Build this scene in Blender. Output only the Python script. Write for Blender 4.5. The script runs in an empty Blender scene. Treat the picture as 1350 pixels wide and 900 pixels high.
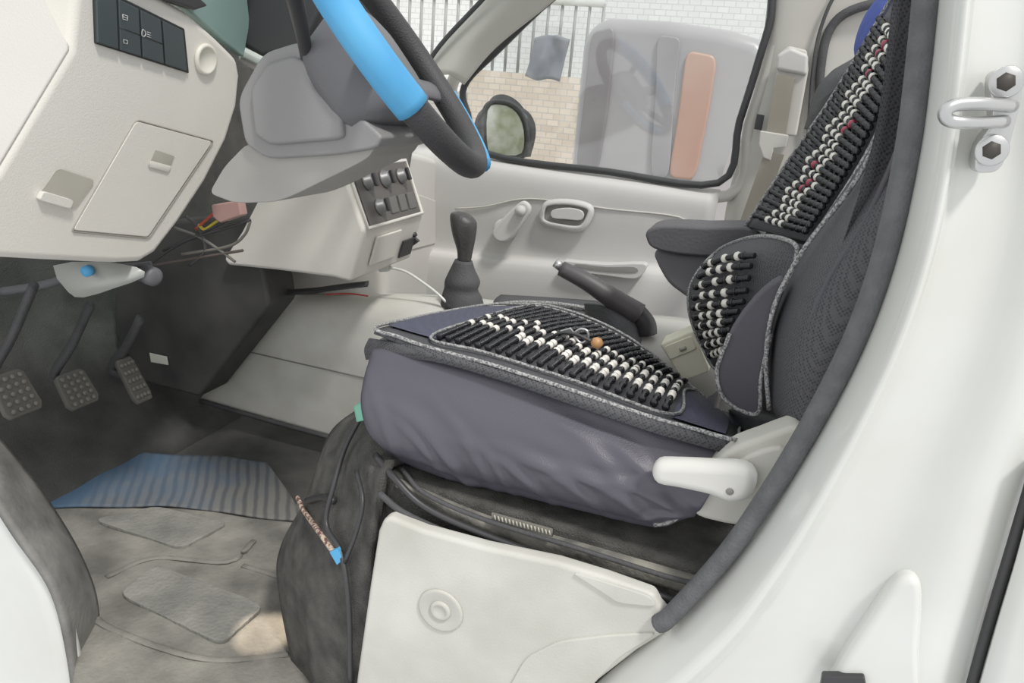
import bpy, bmesh, math, random
from mathutils import Vector, Matrix
random.seed(4)
S=bpy.context.scene
COL=S.collection
# ---------------------------------------------------------------- camera
C=Vector((0,-.65,.88)); F=980.0
psi,th,ro=math.radians(18),math.radians(19),math.radians(5)
fw=Vector((-math.sin(psi)*math.cos(th),math.cos(psi)*math.cos(th),-math.sin(th)))
r0=Vector((math.cos(psi),math.sin(psi),0)); u0=r0.cross(fw)
rt=r0*math.cos(ro)+u0*math.sin(ro); up=-r0*math.sin(ro)+u0*math.cos(ro)
cd=bpy.data.cameras.new('camera'); co=bpy.data.objects.new('camera',cd); COL.objects.link(co)
m=Matrix((rt,up,-fw)).transposed().to_4x4(); m.translation=C; co.matrix_world=m
cd.sensor_width=36; cd.lens=F/1350*36; cd.clip_start=.02; S.camera=co
def ray(u,v): return fw+rt*((u-675)/F)-up*((v-450)/F)
def P(u,v,y=None,x=None,z=None):
    d=ray(u,v)
    if x is not None: t=(x-C.x)/d.x
    elif z is not None: t=(z-C.z)/d.z
    else: t=(y-C.y)/d.y
    return C+d*t
def PP(u,v,pt,n):
    d=ray(u,v); return C+d*((pt-C).dot(n)/d.dot(n))
def V(p):
    return p if isinstance(p,Vector) else P(p[0],p[1],y=p[2])
# ---------------------------------------------------------------- materials
def lin(c):
    o=[]
    for k in c:
        k/=255.; o.append(k/12.92 if k<=.04045 else ((k+.055)/1.055)**2.4)
    return (*o,1)
MATS={}
def mat(name,c,rough=.6,metal=0,c2=None,ns=8,bump=0,bs=200,kind='noise',coat=0,spread=.5,dist=.004,scale=(1,1,1),rot=(0,0,0)):
    if name in MATS: return MATS[name]
    M=bpy.data.materials.new(name); M.use_nodes=True; nt=M.node_tree; b=nt.nodes['Principled BSDF']
    b.inputs['Roughness'].default_value=rough; b.inputs['Metallic'].default_value=metal
    b.inputs['Coat Weight'].default_value=coat
    tc=nt.nodes.new('ShaderNodeTexCoord')
    if c2 is None: c2=[min(255,k*.94) for k in c]
    n=nt.nodes.new('ShaderNodeTexNoise'); n.inputs['Scale'].default_value=ns; n.inputs['Detail'].default_value=6
    nt.links.new(tc.outputs['Object'],n.inputs['Vector'])
    cr=nt.nodes.new('ShaderNodeValToRGB'); cr.color_ramp.elements[0].position=.5-spread*.35; cr.color_ramp.elements[1].position=.5+spread*.35
    cr.color_ramp.elements[0].color=lin(c2); cr.color_ramp.elements[1].color=lin(c)
    nt.links.new(n.outputs['Fac'],cr.inputs['Fac']); nt.links.new(cr.outputs['Color'],b.inputs['Base Color'])
    if bump:
        if kind=='noise':
            t=nt.nodes.new('ShaderNodeTexNoise'); t.inputs['Scale'].default_value=bs; out=t.outputs['Fac']
        elif kind=='voronoi':
            t=nt.nodes.new('ShaderNodeTexVoronoi'); t.inputs['Scale'].default_value=bs; out=t.outputs['Distance']
        elif kind=='wave':
            t=nt.nodes.new('ShaderNodeTexWave'); t.inputs['Scale'].default_value=bs; t.inputs['Distortion'].default_value=1.0; out=t.outputs['Fac']
        elif kind=='brick':
            t=nt.nodes.new('ShaderNodeTexBrick'); t.inputs['Scale'].default_value=bs; out=t.outputs['Fac']
        mp=nt.nodes.new('ShaderNodeMapping'); mp.inputs['Scale'].default_value=scale; mp.inputs['Rotation'].default_value=rot
        nt.links.new(tc.outputs['Object'],mp.inputs['Vector']); nt.links.new(mp.outputs['Vector'],t.inputs['Vector'])
        bp=nt.nodes.new('ShaderNodeBump'); bp.inputs['Strength'].default_value=bump; bp.inputs['Distance'].default_value=dist
        nt.links.new(out,bp.inputs['Height']); nt.links.new(bp.outputs['Normal'],b.inputs['Normal'])
    MATS[name]=M; return M
def meshmat(name,c,hole,sc=230):
    M=bpy.data.materials.new(name); M.use_nodes=True; nt=M.node_tree; b=nt.nodes['Principled BSDF']; b.inputs['Roughness'].default_value=.7
    tc=nt.nodes.new('ShaderNodeTexCoord'); v=nt.nodes.new('ShaderNodeTexVoronoi'); v.inputs['Scale'].default_value=sc; v.inputs['Randomness'].default_value=.25
    r=nt.nodes.new('ShaderNodeValToRGB'); r.color_ramp.elements[0].position=.25; r.color_ramp.elements[1].position=.5
    r.color_ramp.elements[0].color=lin(hole); r.color_ramp.elements[1].color=lin(c)
    mp=nt.nodes.new('ShaderNodeMapping'); mp.inputs['Rotation'].default_value=(.5,.6,.4)
    nt.links.new(tc.outputs['Object'],mp.inputs['Vector']); nt.links.new(mp.outputs['Vector'],v.inputs['Vector'])
    nt.links.new(v.outputs['Distance'],r.inputs['Fac']); nt.links.new(r.outputs['Color'],b.inputs['Base Color'])
    bp=nt.nodes.new('ShaderNodeBump'); bp.inputs['Strength'].default_value=.5; bp.inputs['Distance'].default_value=.001
    nt.links.new(v.outputs['Distance'],bp.inputs['Height']); nt.links.new(bp.outputs['Normal'],b.inputs['Normal']); return M
def striped(name,ca,cb,cc,scale,rot):
    M=bpy.data.materials.new(name); M.use_nodes=True; nt=M.node_tree; b=nt.nodes['Principled BSDF']; b.inputs['Roughness'].default_value=.95
    tc=nt.nodes.new('ShaderNodeTexCoord'); mp=nt.nodes.new('ShaderNodeMapping'); mp.inputs['Rotation'].default_value=rot
    w=nt.nodes.new('ShaderNodeTexWave'); w.inputs['Scale'].default_value=scale; w.inputs['Distortion'].default_value=4; w.inputs['Detail'].default_value=3; w.inputs['Detail Scale'].default_value=.4
    nt.links.new(tc.outputs['Object'],mp.inputs['Vector']); nt.links.new(mp.outputs['Vector'],w.inputs['Vector'])
    r=nt.nodes.new('ShaderNodeValToRGB'); r.color_ramp.elements[0].color=lin(ca); r.color_ramp.elements[1].color=lin(cb)
    r.color_ramp.elements[0].position=.1; r.color_ramp.elements[1].position=.6
    nt.links.new(w.outputs['Fac'],r.inputs['Fac'])
    sp=nt.nodes.new('ShaderNodeSeparateXYZ'); nt.links.new(tc.outputs['Object'],sp.inputs[0])
    nz=nt.nodes.new('ShaderNodeTexNoise'); nz.inputs['Scale'].default_value=14; nt.links.new(tc.outputs['Object'],nz.inputs['Vector'])
    ad=nt.nodes.new('ShaderNodeMath'); ad.operation='MULTIPLY_ADD'; ad.inputs[1].default_value=.35; nt.links.new(nz.outputs['Fac'],ad.inputs[0]); nt.links.new(sp.outputs['X'],ad.inputs[2])
    mr=nt.nodes.new('ShaderNodeMapRange'); mr.inputs['From Min'].default_value=-1.08; mr.inputs['From Max'].default_value=-.72
    nt.links.new(ad.outputs[0],mr.inputs['Value'])
    mx=nt.nodes.new('ShaderNodeMix'); mx.data_type='RGBA'; nt.links.new(mr.outputs[0],mx.inputs['Factor'])
    mx.inputs[6].default_value=lin(cc); nt.links.new(r.outputs['Color'],mx.inputs[7]); nt.links.new(mx.outputs[2],b.inputs['Base Color'])
    bp=nt.nodes.new('ShaderNodeBump'); bp.inputs['Strength'].default_value=.4; bp.inputs['Distance'].default_value=.002
    nt.links.new(w.outputs['Fac'],bp.inputs['Height']); nt.links.new(bp.outputs['Normal'],b.inputs['Normal']); return M
def glass(name,tint,a=.08):
    M=bpy.data.materials.new(name); M.use_nodes=True; nt=M.node_tree; nt.nodes.clear()
    o=nt.nodes.new('ShaderNodeOutputMaterial'); t=nt.nodes.new('ShaderNodeBsdfTransparent'); g=nt.nodes.new('ShaderNodeBsdfGlossy')
    t.inputs['Color'].default_value=lin(tint); g.inputs['Roughness'].default_value=.03; mx=nt.nodes.new('ShaderNodeMixShader'); mx.inputs[0].default_value=a
    nt.links.new(t.outputs[0],mx.inputs[1]); nt.links.new(g.outputs[0],mx.inputs[2]); nt.links.new(mx.outputs[0],o.inputs['Surface']); return M
BODY=mat('white_paint',(222,224,221),.25,c2=(204,204,196),ns=6,coat=.4,spread=.9)
PANELW=mat('white_plastic',(208,207,200),.5,c2=(184,182,172),ns=11,bump=.1,bs=400,spread=.8)
DASH=mat('cream_plastic',(220,217,208),.55,c2=(212,208,199),ns=3,bump=.15,bs=500)
DASHL=mat('grey_cream_plastic',(198,195,189),.55,c2=(188,185,179),ns=3,bump=.15,bs=500)
DOORG=mat('door_grey_plastic',(198,196,193),.55,c2=(190,188,184),ns=3,bump=.1,bs=400)
PILG=mat('pillar_grey',(192,190,183),.6,c2=(182,179,171),ns=3)
SHR=mat('column_grey',(138,137,137),.5,c2=(130,129,129),ns=5,bump=.15,bs=500)
SHRD=mat('column_dark',(100,100,103),.5,c2=(92,92,96),ns=5,bump=.1,bs=500)
BLK=mat('black_plastic',(50,50,52),.45,c2=(42,42,44),ns=10)
BLKR=mat('black_rubber',(70,70,72),.7,c2=(58,58,60),ns=20,bump=.4,bs=300)
SEAL=mat('weatherstrip_rubber',(94,95,97),.8,c2=(80,81,84),ns=60,bump=.35,bs=350)
CARP=mat('black_carpet',(84,83,79),.95,c2=(52,51,49),ns=30,bump=.8,bs=500)  # black lifted towards grey, putting lens haze into the carpet colour
CARPD=mat('dark_carpet',(76,75,72),.95,c2=(50,50,49),ns=10,bump=.7,bs=400)  # lifted the same way, haze is in the colour
DUST=mat('dusty_plastic',(144,141,130),.8,c2=(74,73,70),ns=22,bump=.4,bs=150,spread=.5)
FAB=mat('charcoal_fabric',(78,76,86),.4,c2=(70,68,78),ns=4,bump=.5,bs=700,dist=.0006)
MESH=meshmat('spacer_mesh',(72,72,76),(38,38,41),330)
MESHB=meshmat('blue_spacer_mesh',(74,76,96),(40,40,54),330)
PIPE=mat('grey_piping',(170,170,168),.8,c2=(92,92,94),ns=420,spread=.2)
BEADB=mat('black_bead',(34,34,37),.22)
BEADW=mat('white_bead',(240,236,226),.3)
BEADR=mat('red_bead',(170,54,76),.35)
WHT=mat('white_handle',(216,215,209),.4)
BLUE=mat('blue_cover',(80,164,214),.65,c2=(60,146,204),ns=10)
METAL=mat('steel',(205,205,205),.35,.85)
CHR=mat('silver_knob',(120,120,120),.4,.3)
MATG=mat('rubber_mat',(140,137,128),.85,c2=(88,86,81),ns=9,bump=.5,bs=120)
MATP=mat('rubber_mat_pad',(134,132,125),.85,c2=(102,101,96),ns=14,bump=.7,bs=150,kind='voronoi',dist=.002)
RIBB=striped('ribbed_mat_stripes',(76,76,75),(104,102,97),(60,84,108),15,(0,0,math.radians(-35)))
# ---------------------------------------------------------------- builders
def link(name,me,mt,parent=None,smooth=True):
    ob=bpy.data.objects.new(name,me); COL.objects.link(ob)
    for x in (mt if isinstance(mt,(list,tuple)) else [mt]): me.materials.append(x)
    if smooth:
        for p in me.polygons: p.use_smooth=True
    if parent is not None:
        ob.parent=parent; ob.matrix_parent_inverse=Matrix.Translation(-parent.location) if parent.type=='EMPTY' else Matrix.Identity(4)
    return ob
def root(name,label,cat,loc=(0,0,0),group=None):
    e=bpy.data.objects.new(name,None); COL.objects.link(e); e.location=loc; e.empty_display_size=.05
    e['label']=label; e['category']=cat
    if group: e['group']=group
    return e
def tag(ob,label,cat,group=None,kind=None):
    ob['label']=label; ob['category']=cat
    if group: ob['group']=group
    if kind: ob['kind']=kind
    return ob
def crp(pts,t,closed=False):
    n=len(pts)
    if n==1: return pts[0]
    if not closed:
        t=max(0,min(n-1-1e-9,t))
    i=int(math.floor(t)); f=t-i
    g=(lambda k: pts[k%n]) if closed else (lambda k: pts[k] if 0<=k<n else (pts[0]*2-pts[1] if k<0 else pts[-1]*2-pts[-2]))
    a,b,c,d=g(i-1),g(i),g(i+1),g(i+2)
    return .5*((2*b)+(c-a)*f+(2*a-5*b+4*c-d)*f*f+(3*b-a-3*c+d)*f**3)
def crs(pts,n,closed=False):
    k=len(pts); N=(k*n) if closed else ((k-1)*n+1)
    return [crp(pts,i/n,closed) for i in range(N)]
def rnd(px,n=4):
    v=[Vector(p) for p in px]; return [tuple(q) for q in crs(v,n,True)]
def rcorner(px,r=.15,k=4):
    out=[]; n=len(px); v=[Vector(p) for p in px]
    for i in range(n):
        a,b,c=v[i-1],v[i],v[(i+1)%n]
        p,q=b+(a-b)*r,b+(c-b)*r
        for j in range(k+1):
            t=j/k; out.append(tuple(p*(1-t)**2+b*2*t*(1-t)+q*t*t))
    return out
def ev(rows,s,t):
    R=[crp([V(p) for p in r],t*(len(r)-1)) for r in rows]
    return crp(R,s*(len(rows)-1))
def surf(name,rows,mt,n=6,m=6,thick=0,parent=None,off=1,fn=None):
    rows=[[V(p) for p in r] for r in rows]
    g=[crs(r,m) for r in rows]; k=len(g[0])
    cols=[crs([g[i][j] for i in range(len(g))],n) for j in range(k)]
    H=len(cols[0]); vs=[cols[j][i] for i in range(H) for j in range(k)]
    if fn: vs=[fn(v,(idx//k)/(H-1),(idx%k)/(k-1)) for idx,v in enumerate(vs)]
    fs=[(i*k+j,i*k+j+1,(i+1)*k+j+1,(i+1)*k+j) for i in range(H-1) for j in range(k-1)]
    me=bpy.data.meshes.new(name); me.from_pydata([tuple(v) for v in vs],[],fs); me.update()
    c=me.polygons[len(fs)//2]
    if c.normal.dot(C-c.center)<0: me.flip_normals()
    ob=link(name,me,mt,parent)
    if thick:
        so=ob.modifiers.new('solid','SOLIDIFY'); so.thickness=thick; so.offset=-off
    return ob
def loft(name,rings,mt,parent=None,n=1,m=1,caps=True,smooth=True):
    R=[crs([V(p) for p in r],m,True) for r in rings]; k=len(R[0])
    if n>1:
        cols=[crs([R[i][j] for i in range(len(R))],n) for j in range(k)]
        R=[[cols[j][i] for j in range(k)] for i in range(len(cols[0]))]
    vs=[tuple(v) for r in R for v in r]; H=len(R)
    fs=[(i*k+j,i*k+(j+1)%k,(i+1)*k+(j+1)%k,(i+1)*k+j) for i in range(H-1) for j in range(k)]
    if caps: fs+= [tuple(range(k))[::-1],tuple((H-1)*k+j for j in range(k))]
    me=bpy.data.meshes.new(name); me.from_pydata(vs,[],fs)
    bm=bmesh.new(); bm.from_mesh(me); bmesh.ops.recalc_face_normals(bm,faces=bm.faces); bm.to_mesh(me); bm.free()
    return link(name,me,mt,parent,smooth)
def tube(name,pts,r,mt,parent=None,n=6,k=10,closed=False,rb=None,upv=None,smooth_path=True,taper=None):
    pts=[V(p) for p in pts]
    q=crs(pts,n,closed) if smooth_path else pts
    N=len(q); rb=rb or r; rings=[]
    nrm=None
    for i in range(N):
        if closed: T=(q[(i+1)%N]-q[i-1]).normalized()
        else: T=(q[min(i+1,N-1)]-q[max(i-1,0)]).normalized()
        if upv is not None: nr=(upv-T*upv.dot(T)).normalized()
        else:
            if nrm is None:
                nrm=T.orthogonal().normalized()
            nr=(nrm-T*nrm.dot(T)).normalized(); nrm=nr
        b=T.cross(nr); f=taper(i/(N-1)) if taper else 1
        rings.append([q[i]+nr*(r*f*math.cos(2*math.pi*j/k))+b*(rb*f*math.sin(2*math.pi*j/k)) for j in range(k)])
    vs=[tuple(v) for g in rings for v in g]; fs=[]
    for i in range(N if closed else N-1):
        a=i*k; b2=((i+1)%N)*k
        fs+=[(a+j,a+(j+1)%k,b2+(j+1)%k,b2+j) for j in range(k)]
    if not closed: fs+=[tuple(range(k))[::-1],tuple((N-1)*k+j for j in range(k))]
    me=bpy.data.meshes.new(name); me.from_pydata(vs,[],fs)
    bm=bmesh.new(); bm.from_mesh(me); bmesh.ops.recalc_face_normals(bm,faces=bm.faces); bm.to_mesh(me); bm.free()
    return link(name,me,mt,parent)
def slab(name,pts,vec,mt,bev=.003,parent=None,seg=3,smooth=True):
    pts=[V(p) for p in pts]; vec=Vector(vec)
    bm=bmesh.new(); a=[bm.verts.new(p) for p in pts]; b=[bm.verts.new(p+vec) for p in pts]
    n=len(pts); bm.faces.new(a); bm.faces.new(b[::-1])
    for i in range(n): bm.faces.new((a[i],b[i],b[(i+1)%n],a[(i+1)%n]))
    bmesh.ops.recalc_face_normals(bm,faces=bm.faces)
    me=bpy.data.meshes.new(name); bm.to_mesh(me); bm.free()
    ob=link(name,me,mt,parent,smooth)
    if bev:
        md=ob.modifiers.new('bevel','BEVEL'); md.width=bev; md.segments=seg; md.limit_method='ANGLE'; md.angle_limit=math.radians(35)
    if smooth:
        w=ob.modifiers.new('wn','WEIGHTED_NORMAL'); w.keep_sharp=True
    return ob
def disc_ring(c,n,r,k=20):
    n=n.normalized(); a=n.orthogonal().normalized(); b=n.cross(a)
    return [c+a*r*math.cos(2*math.pi*j/k)+b*r*math.sin(2*math.pi*j/k) for j in range(k)]
def lathe(name,c,n,prof,mt,parent=None,k=24):
    n=Vector(n).normalized(); return loft(name,[disc_ring(c+n*h,n,max(r,1e-4),k) for h,r in prof],mt,parent)
YV=Vector((0,1,0))
# ================================================================= SETTING
def boxmesh(name,lo,hi,mt,bev=0,parent=None):
    x0,y0,z0=lo; x1,y1,z1=hi
    return slab(name,[Vector((x0,y0,z0)),Vector((x1,y0,z0)),Vector((x1,y1,z0)),Vector((x0,y1,z0))],(0,0,z1-z0),mt,bev,parent,smooth=False)
fl=boxmesh('floor',(-1.5,-.0,-.03),(1.2,1.3,0),CARPD); tag(fl,'dusty dark carpeted van cabin floor','floor',kind='structure')
wf=surf('wall_front',[[Vector((-1.5,y,1.0)) for y in (-.02,.4,.9,1.3)],[Vector((-1.48,y,.5)) for y in (-.02,.4,.9,1.3)],[Vector((-1.42,y,.22)) for y in (-.02,.4,.9,1.3)],[Vector((-1.2,y,.0)) for y in (-.02,.4,.9,1.3)]],CARPD,thick=.02)
tag(wf,'black carpeted toe board and firewall of the footwell','wall',kind='structure')
wr=root('wall_right','grey painted inner side wall with centre pillar','wall',(.5,1.3,0)); wr['kind']='structure'
surf('pillar',[[(1018,-60,1.3),(1045,-60,1.27),(1120,-60,1.27),(1300,-60,1.3)],[(1000,90,1.3),(1022,90,1.27),(1085,90,1.27),(1300,90,1.3)],[(962,250,1.3),(985,250,1.27),(1060,250,1.27),(1300,260,1.3)],[(950,330,1.3),(975,330,1.27),(1050,330,1.27),(1300,340,1.3)],[(935,480,1.3),(960,480,1.28),(1040,480,1.28),(1300,480,1.3)]],PILG,thick=.02,parent=wr)
tube('window_seal',[(1080,200,1.26),(1082,90,1.26),(1100,30,1.26),(1150,5,1.26),(1230,-5,1.26)],.010,BLKR,wr)
tube('pillar_groove',[(1062,230,1.255),(1072,90,1.255),(1088,20,1.255),(1120,-40,1.255)],.004,BLKR,wr)
ap=surf('trim_1',[[(560,95,1.22),(590,98,1.2),(612,112,1.24)],[(585,58,1.22),(618,58,1.2),(655,62,1.24)],[(640,0,1.2),(680,-5,1.18),(735,-3,1.22)],[(700,-70,1.15),(740,-75,1.13),(800,-70,1.18)]],PILG,thick=.02)
tag(ap,'pale grey windscreen pillar trim','pillar trim',kind='structure')
tube('trim_2',[(548,110,1.21),(580,60,1.2),(640,-5,1.18),(700,-75,1.14)],.006,BLKR)
tag(bpy.data.objects['trim_2'],'dark rubber windscreen edge seal','seal',kind='structure')
ws=slab('window_1',[Vector((-1.25,.0,.93)),Vector((-1.25,1.25,.93)),Vector((-.75,1.22,1.5)),Vector((-.75,.0,1.5))],(-.004,0,0),glass('windscreen_glass',(234,243,240)),0)
tag(ws,'green tinted windscreen glass','windscreen',kind='structure')
# ================================================================= PASSENGER DOOR
door=root('passenger_door','pale grey van door with winding window','door',P(780,400,y=1.3))
surf('trim_panel',[[(535,185,1.29),(640,205,1.29),(740,221,1.29),(850,236,1.29),(950,250,1.29)],[(535,205,1.25),(640,222,1.25),(740,237,1.25),(850,252,1.25),(946,268,1.26)],[(530,260,1.25),(640,268,1.25),(740,280,1.25),(850,292,1.25),(940,300,1.26)],[(530,320,1.26),(630,330,1.26),(740,340,1.26),(850,345,1.26),(930,345,1.27)],[(530,345,1.23),(630,355,1.23),(740,364,1.23),(850,372,1.23),(925,375,1.25)],[(530,480,1.23),(630,480,1.23),(740,480,1.23),(850,480,1.23),(915,480,1.25)]],DOORG,thick=.02,parent=door)
tube('window_seal',[(p[0],p[1],1.275) for p in [(642,202),(617,150),(612,114),(650,72),(765,-28),(880,-36),(1000,-34),(1017,12),(1000,80),(975,160),(947,241),(800,226)]],.009,BLK,door,closed=True,rb=.009,n=5)
tube('window_frame',[(p[0],p[1],1.29) for p in [(628,208),(603,152),(597,108),(640,58),(752,-44),(880,-54),(1016,-50),(1033,12),(1014,84),(988,166),(960,258),(800,240)]],.018,PILG,door,closed=True,rb=.014,n=5)
slab('window_glass',[(p[0],p[1],1.28) for p in [(640,205),(615,150),(610,112),(650,70),(765,-30),(880,-40),(1003,-38),(1019,12),(1000,80),(975,160),(948,243),(800,228)]],(0,.004,0),glass('side_glass',(244,246,246),.06),0,door)
wc=lathe('window_crank',P(664,303,y=1.225),(0,-1,0),[(-.03,.03),(0,.03),(.008,.028),(.012,.02),(.012,.0)],DOORG,door)
slab('crank_arm',[(p[0],p[1],1.195) for p in rnd([(651,300),(649,312),(659,320),(673,315),(694,288),(699,274),(690,265),(677,273)],4)],(0,.018,0),DOORG,.008,wc,seg=4)
lathe('crank_knob',P(688,277,y=1.195),(0,-1,0),[(-.0,.013),(.012,.014),(.02,.013),(.023,0)],DOORG,wc)
hb=tube('door_handle_bezel',[(p[0],p[1],1.235) for p in [(715,280),(722,268),(750,266),(777,273),(776,288),(764,301),(735,298),(716,292)]],.005,DOORG,door,closed=True,rb=.009)
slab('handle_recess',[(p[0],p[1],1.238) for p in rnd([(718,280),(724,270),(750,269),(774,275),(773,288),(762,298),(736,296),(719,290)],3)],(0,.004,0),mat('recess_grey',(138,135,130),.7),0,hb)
slab('release_lever',[(p[0],p[1],1.225) for p in rnd([(728,277),(750,274),(768,279),(766,290),(745,289),(728,287)],3)],(0,.008,0),DOORG,.002,hb)
ar=slab('pull_pocket',[(p[0],p[1],1.2) for p in rnd([(742,344),(760,345),(800,348),(848,347),(850,356),(838,368),(800,364),(760,358)],3)],(0,.03,0),DOORG,.006,door)
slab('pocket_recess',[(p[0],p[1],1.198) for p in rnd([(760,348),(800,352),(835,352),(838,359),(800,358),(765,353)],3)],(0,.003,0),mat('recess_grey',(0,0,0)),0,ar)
tube('panel_crease',[(600,275,1.247),(640,272,1.246),(700,262,1.246),(800,275,1.246),(905,290,1.25),(885,330,1.255)],.0022,PILG,door)
# ================================================================= SEAT BELT
sb=root('seat_belt','beige seat belt with adjuster cover on centre pillar','seat belt',P(1035,200,y=1.24))
slab('adjuster_cover',[(p[0],p[1],1.225) for p in [(1027,70),(1040,60),(1064,66),(1066,92),(1050,180),(1012,178),(1020,120)]],(0,.03,0),PILG,.006,sb)
slab('belt_guide',[(p[0],p[1],1.215) for p in [(1024,72),(1042,62),(1066,72),(1064,100),(1022,92)]],(0,.02,0),DOORG,.008,sb)
slab('belt_strap',[(p[0],p[1],1.21) for p in [(1024,98),(1048,102),(1036,178),(1010,176)]],(0,.003,0),mat('belt_beige',(162,155,142),.9,bump=.5,bs=300,kind='wave'),0,sb)
slab('belt_strap',[(p[0],p[1],1.21) for p in [(1008,200),(1034,204),(1000,300),(974,296)]],(0,.003,0),MATS['belt_beige'],0,sb)
slab('latch_tongue',[(p[0],p[1],1.205) for p in [(1002,172),(1040,178),(1036,194),(1020,196),(1016,212),(1006,208),(1000,190)]],(0,.008,0),PILG,.003,sb)
lb=slab('label_plate',[(p[0],p[1],1.245) for p in [(998,150),(1008,152),(1004,172),(994,170)]],(0,.002,0),BLK,0); tag(lb,'small black and white printed label stuck on pillar','label')
# ================================================================= OUTSIDE
gr=boxmesh('ground',(-14,1.6,-.62),(10,14,-.6),mat('concrete',(215,212,205),.9,c2=(200,196,188),bump=.3,bs=20)); tag(gr,'pale concrete ground outside','ground',kind='structure')
def brickmat(name,a,b_,mo,sc):
    M=bpy.data.materials.new(name); M.use_nodes=True; nt=M.node_tree; b=nt.nodes['Principled BSDF']
    tc=nt.nodes.new('ShaderNodeTexCoord'); mp=nt.nodes.new('ShaderNodeMapping'); mp.inputs['Rotation'].default_value=(math.radians(90),0,0)
    t=nt.nodes.new('ShaderNodeTexBrick'); t.inputs['Scale'].default_value=sc; t.inputs['Color1'].default_value=lin(a); t.inputs['Color2'].default_value=lin(b_); t.inputs['Mortar'].default_value=lin(mo)
    nt.links.new(tc.outputs['Object'],mp.inputs[0]); nt.links.new(mp.outputs[0],t.inputs['Vector']); nt.links.new(t.outputs['Color'],b.inputs['Base Color']); return M
TILE=brickmat('white_tile',(240,241,240),(232,233,231),(212,213,212),4)
TILB=brickmat('beige_tile',(228,214,198),(212,196,178),(190,184,176),4)
bl=root('building','white tiled building with metal railings','building',(-3,9,-.6))
boxmesh('facade',(-9,8.5,-.6),(3,9,6),TILE,0,bl)
boxmesh('side_wing',(-3.3,7.2,-.6),(-2.0,8.5,1.0),TILB,0,bl)
boxmesh('balcony_slab',(-6.5,7.6,.75),(-3.3,8.5,.9),TILE,0,bl)
rl=root('railing','white metal balcony railing','railing',(-3,7.6,.9))
tube('top_rail',[Vector((-6.5,7.62,1.75)),Vector((-2,7.62,1.75))],.04,BODY,rl,n=1)
tube('bottom_rail',[Vector((-6.5,7.62,.98)),Vector((-2,7.62,.98))],.03,BODY,rl,n=1)
for i in range(31):
    x=-6.5+i*.15; tube('baluster',[Vector((x,7.62,.95)),Vector((x,7.62,1.75))],.018,mat('rail_grey',(160,160,158),.5),rl,n=1,k=6)
pv=root('parked_van','grey vehicle with rounded roof parked alongside','van',P(890,230,y=2.6))
bl_,br_=P(752,230,y=2.6),P(1040,240,y=2.6); bl_.z=-.6; br_.z=-.6
slab('van_side',[bl_]+[V((p[0],p[1],2.6)) for p in [(766,60),(774,34),(800,22),(880,26),(960,38),(1000,50),(1030,80)]]+[br_],(0,.8,0),mat('van_grey',(184,180,180),.3,c2=(164,160,162),ns=1.8),.06,pv,seg=5)
slab('dark_pillar',[(p[0],p[1],2.585) for p in rcorner([(778,42),(812,34),(802,140),(788,228),(758,222),(768,140)],.25)],(0,.02,0),mat('van_dark',(122,117,119),.3,c2=(148,143,143),ns=3),.01,pv)
slab('grey_panel',[(p[0],p[1],2.585) for p in rcorner([(866,46),(898,50),(890,110),(882,235),(856,232),(864,120)],.25)],(0,.02,0),mat('van_mid',(148,144,147),.3,c2=(172,168,169),ns=3),.01,pv)
slab('orange_stripe',[(p[0],p[1],2.585) for p in rcorner([(904,66),(946,74),(934,150),(916,238),(880,234),(894,150)],.25)],(0,.02,0),mat('van_orange',(198,160,142),.3,c2=(182,130,106),ns=3),.012,pv)
cl=surf('hanging_cloth',[[(705,50,3.6),(720,46,3.55),(736,48,3.52),(752,52,3.6)],[(700,75,3.6),(715,74,3.5),(734,76,3.58),(745,78,3.6)],[(692,100,3.6),(708,106,3.52),(724,104,3.58),(738,108,3.6)]],mat('grey_cloth',(158,160,166),.9,c2=(134,137,145),bump=.5,bs=10),thick=.02); tag(cl,'grey cloth hanging outside the building','cloth')
mr=root('side_mirror','black door mirror outside the window','mirror',P(665,200,y=1.5))
surf('mirror_housing',[[(640,140,1.5),(660,134,1.5),(684,146,1.5)],[(632,170,1.5),(662,165,1.56),(696,170,1.5)],[(636,203,1.5),(660,206,1.52),(692,206,1.5)]],BLK,parent=mr,thick=.03)
tube('mirror_rim',[(p[0],p[1],1.48) for p in [(640,140),(660,133),(684,143),(695,170),(692,205),(660,208),(640,204),(636,170)]],.005,BLKR,mr,closed=True)
slab('mirror_glass',[(p[0],p[1],1.48) for p in rnd([(643,146),(660,138),(680,148),(690,172),(687,202),(660,204),(644,200)],3)],(0,.004,0),mat('mirror_face',(232,230,220),.2,.0,c2=(150,156,120),ns=18),0,mr)  # mottled pale and olive tones paint the mirror's reflection
# ================================================================= DASHBOARD
dash=root('dashboard','cream plastic van dashboard','dashboard',P(200,300,x=-1.0))
DP=Vector((-.9,.3,.75)); DN=Vector((1,0,-.12)).normalized()
def D(u,v,o=0):
    return PP(u,v,DP+DN*o,DN)
cA,cB=D(92,66),D(-5,228)
EN=(cB-cA).cross(Vector((.82,.57,-.02))).normalized()
if EN.dot(C-cA)<0: EN=-EN
def E(u,v): return PP(u,v,cA,EN)
outr=[(104,-60),(92,66),(-5,228),(-90,300),(-90,336)]+[(60,344),(150,348),(186,346),(206,334),(238,292),(272,240),(300,185),(314,140),(318,100),(314,78),(288,52),(250,18),(200,-12),(150,-60)]
slab('lower_panel',[D(*p) for p in outr],DN*-.16,DASH,.012,dash,seg=4)
slab('end_panel',[E(*p) for p in [(104,-60),(92,66),(-5,228),(-90,375),(-160,300),(-160,-60)]],Vector((-.03,.02,0)),DASHL,.006,dash)  # darker plastic copy puts the shade of the end face into its colour
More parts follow.
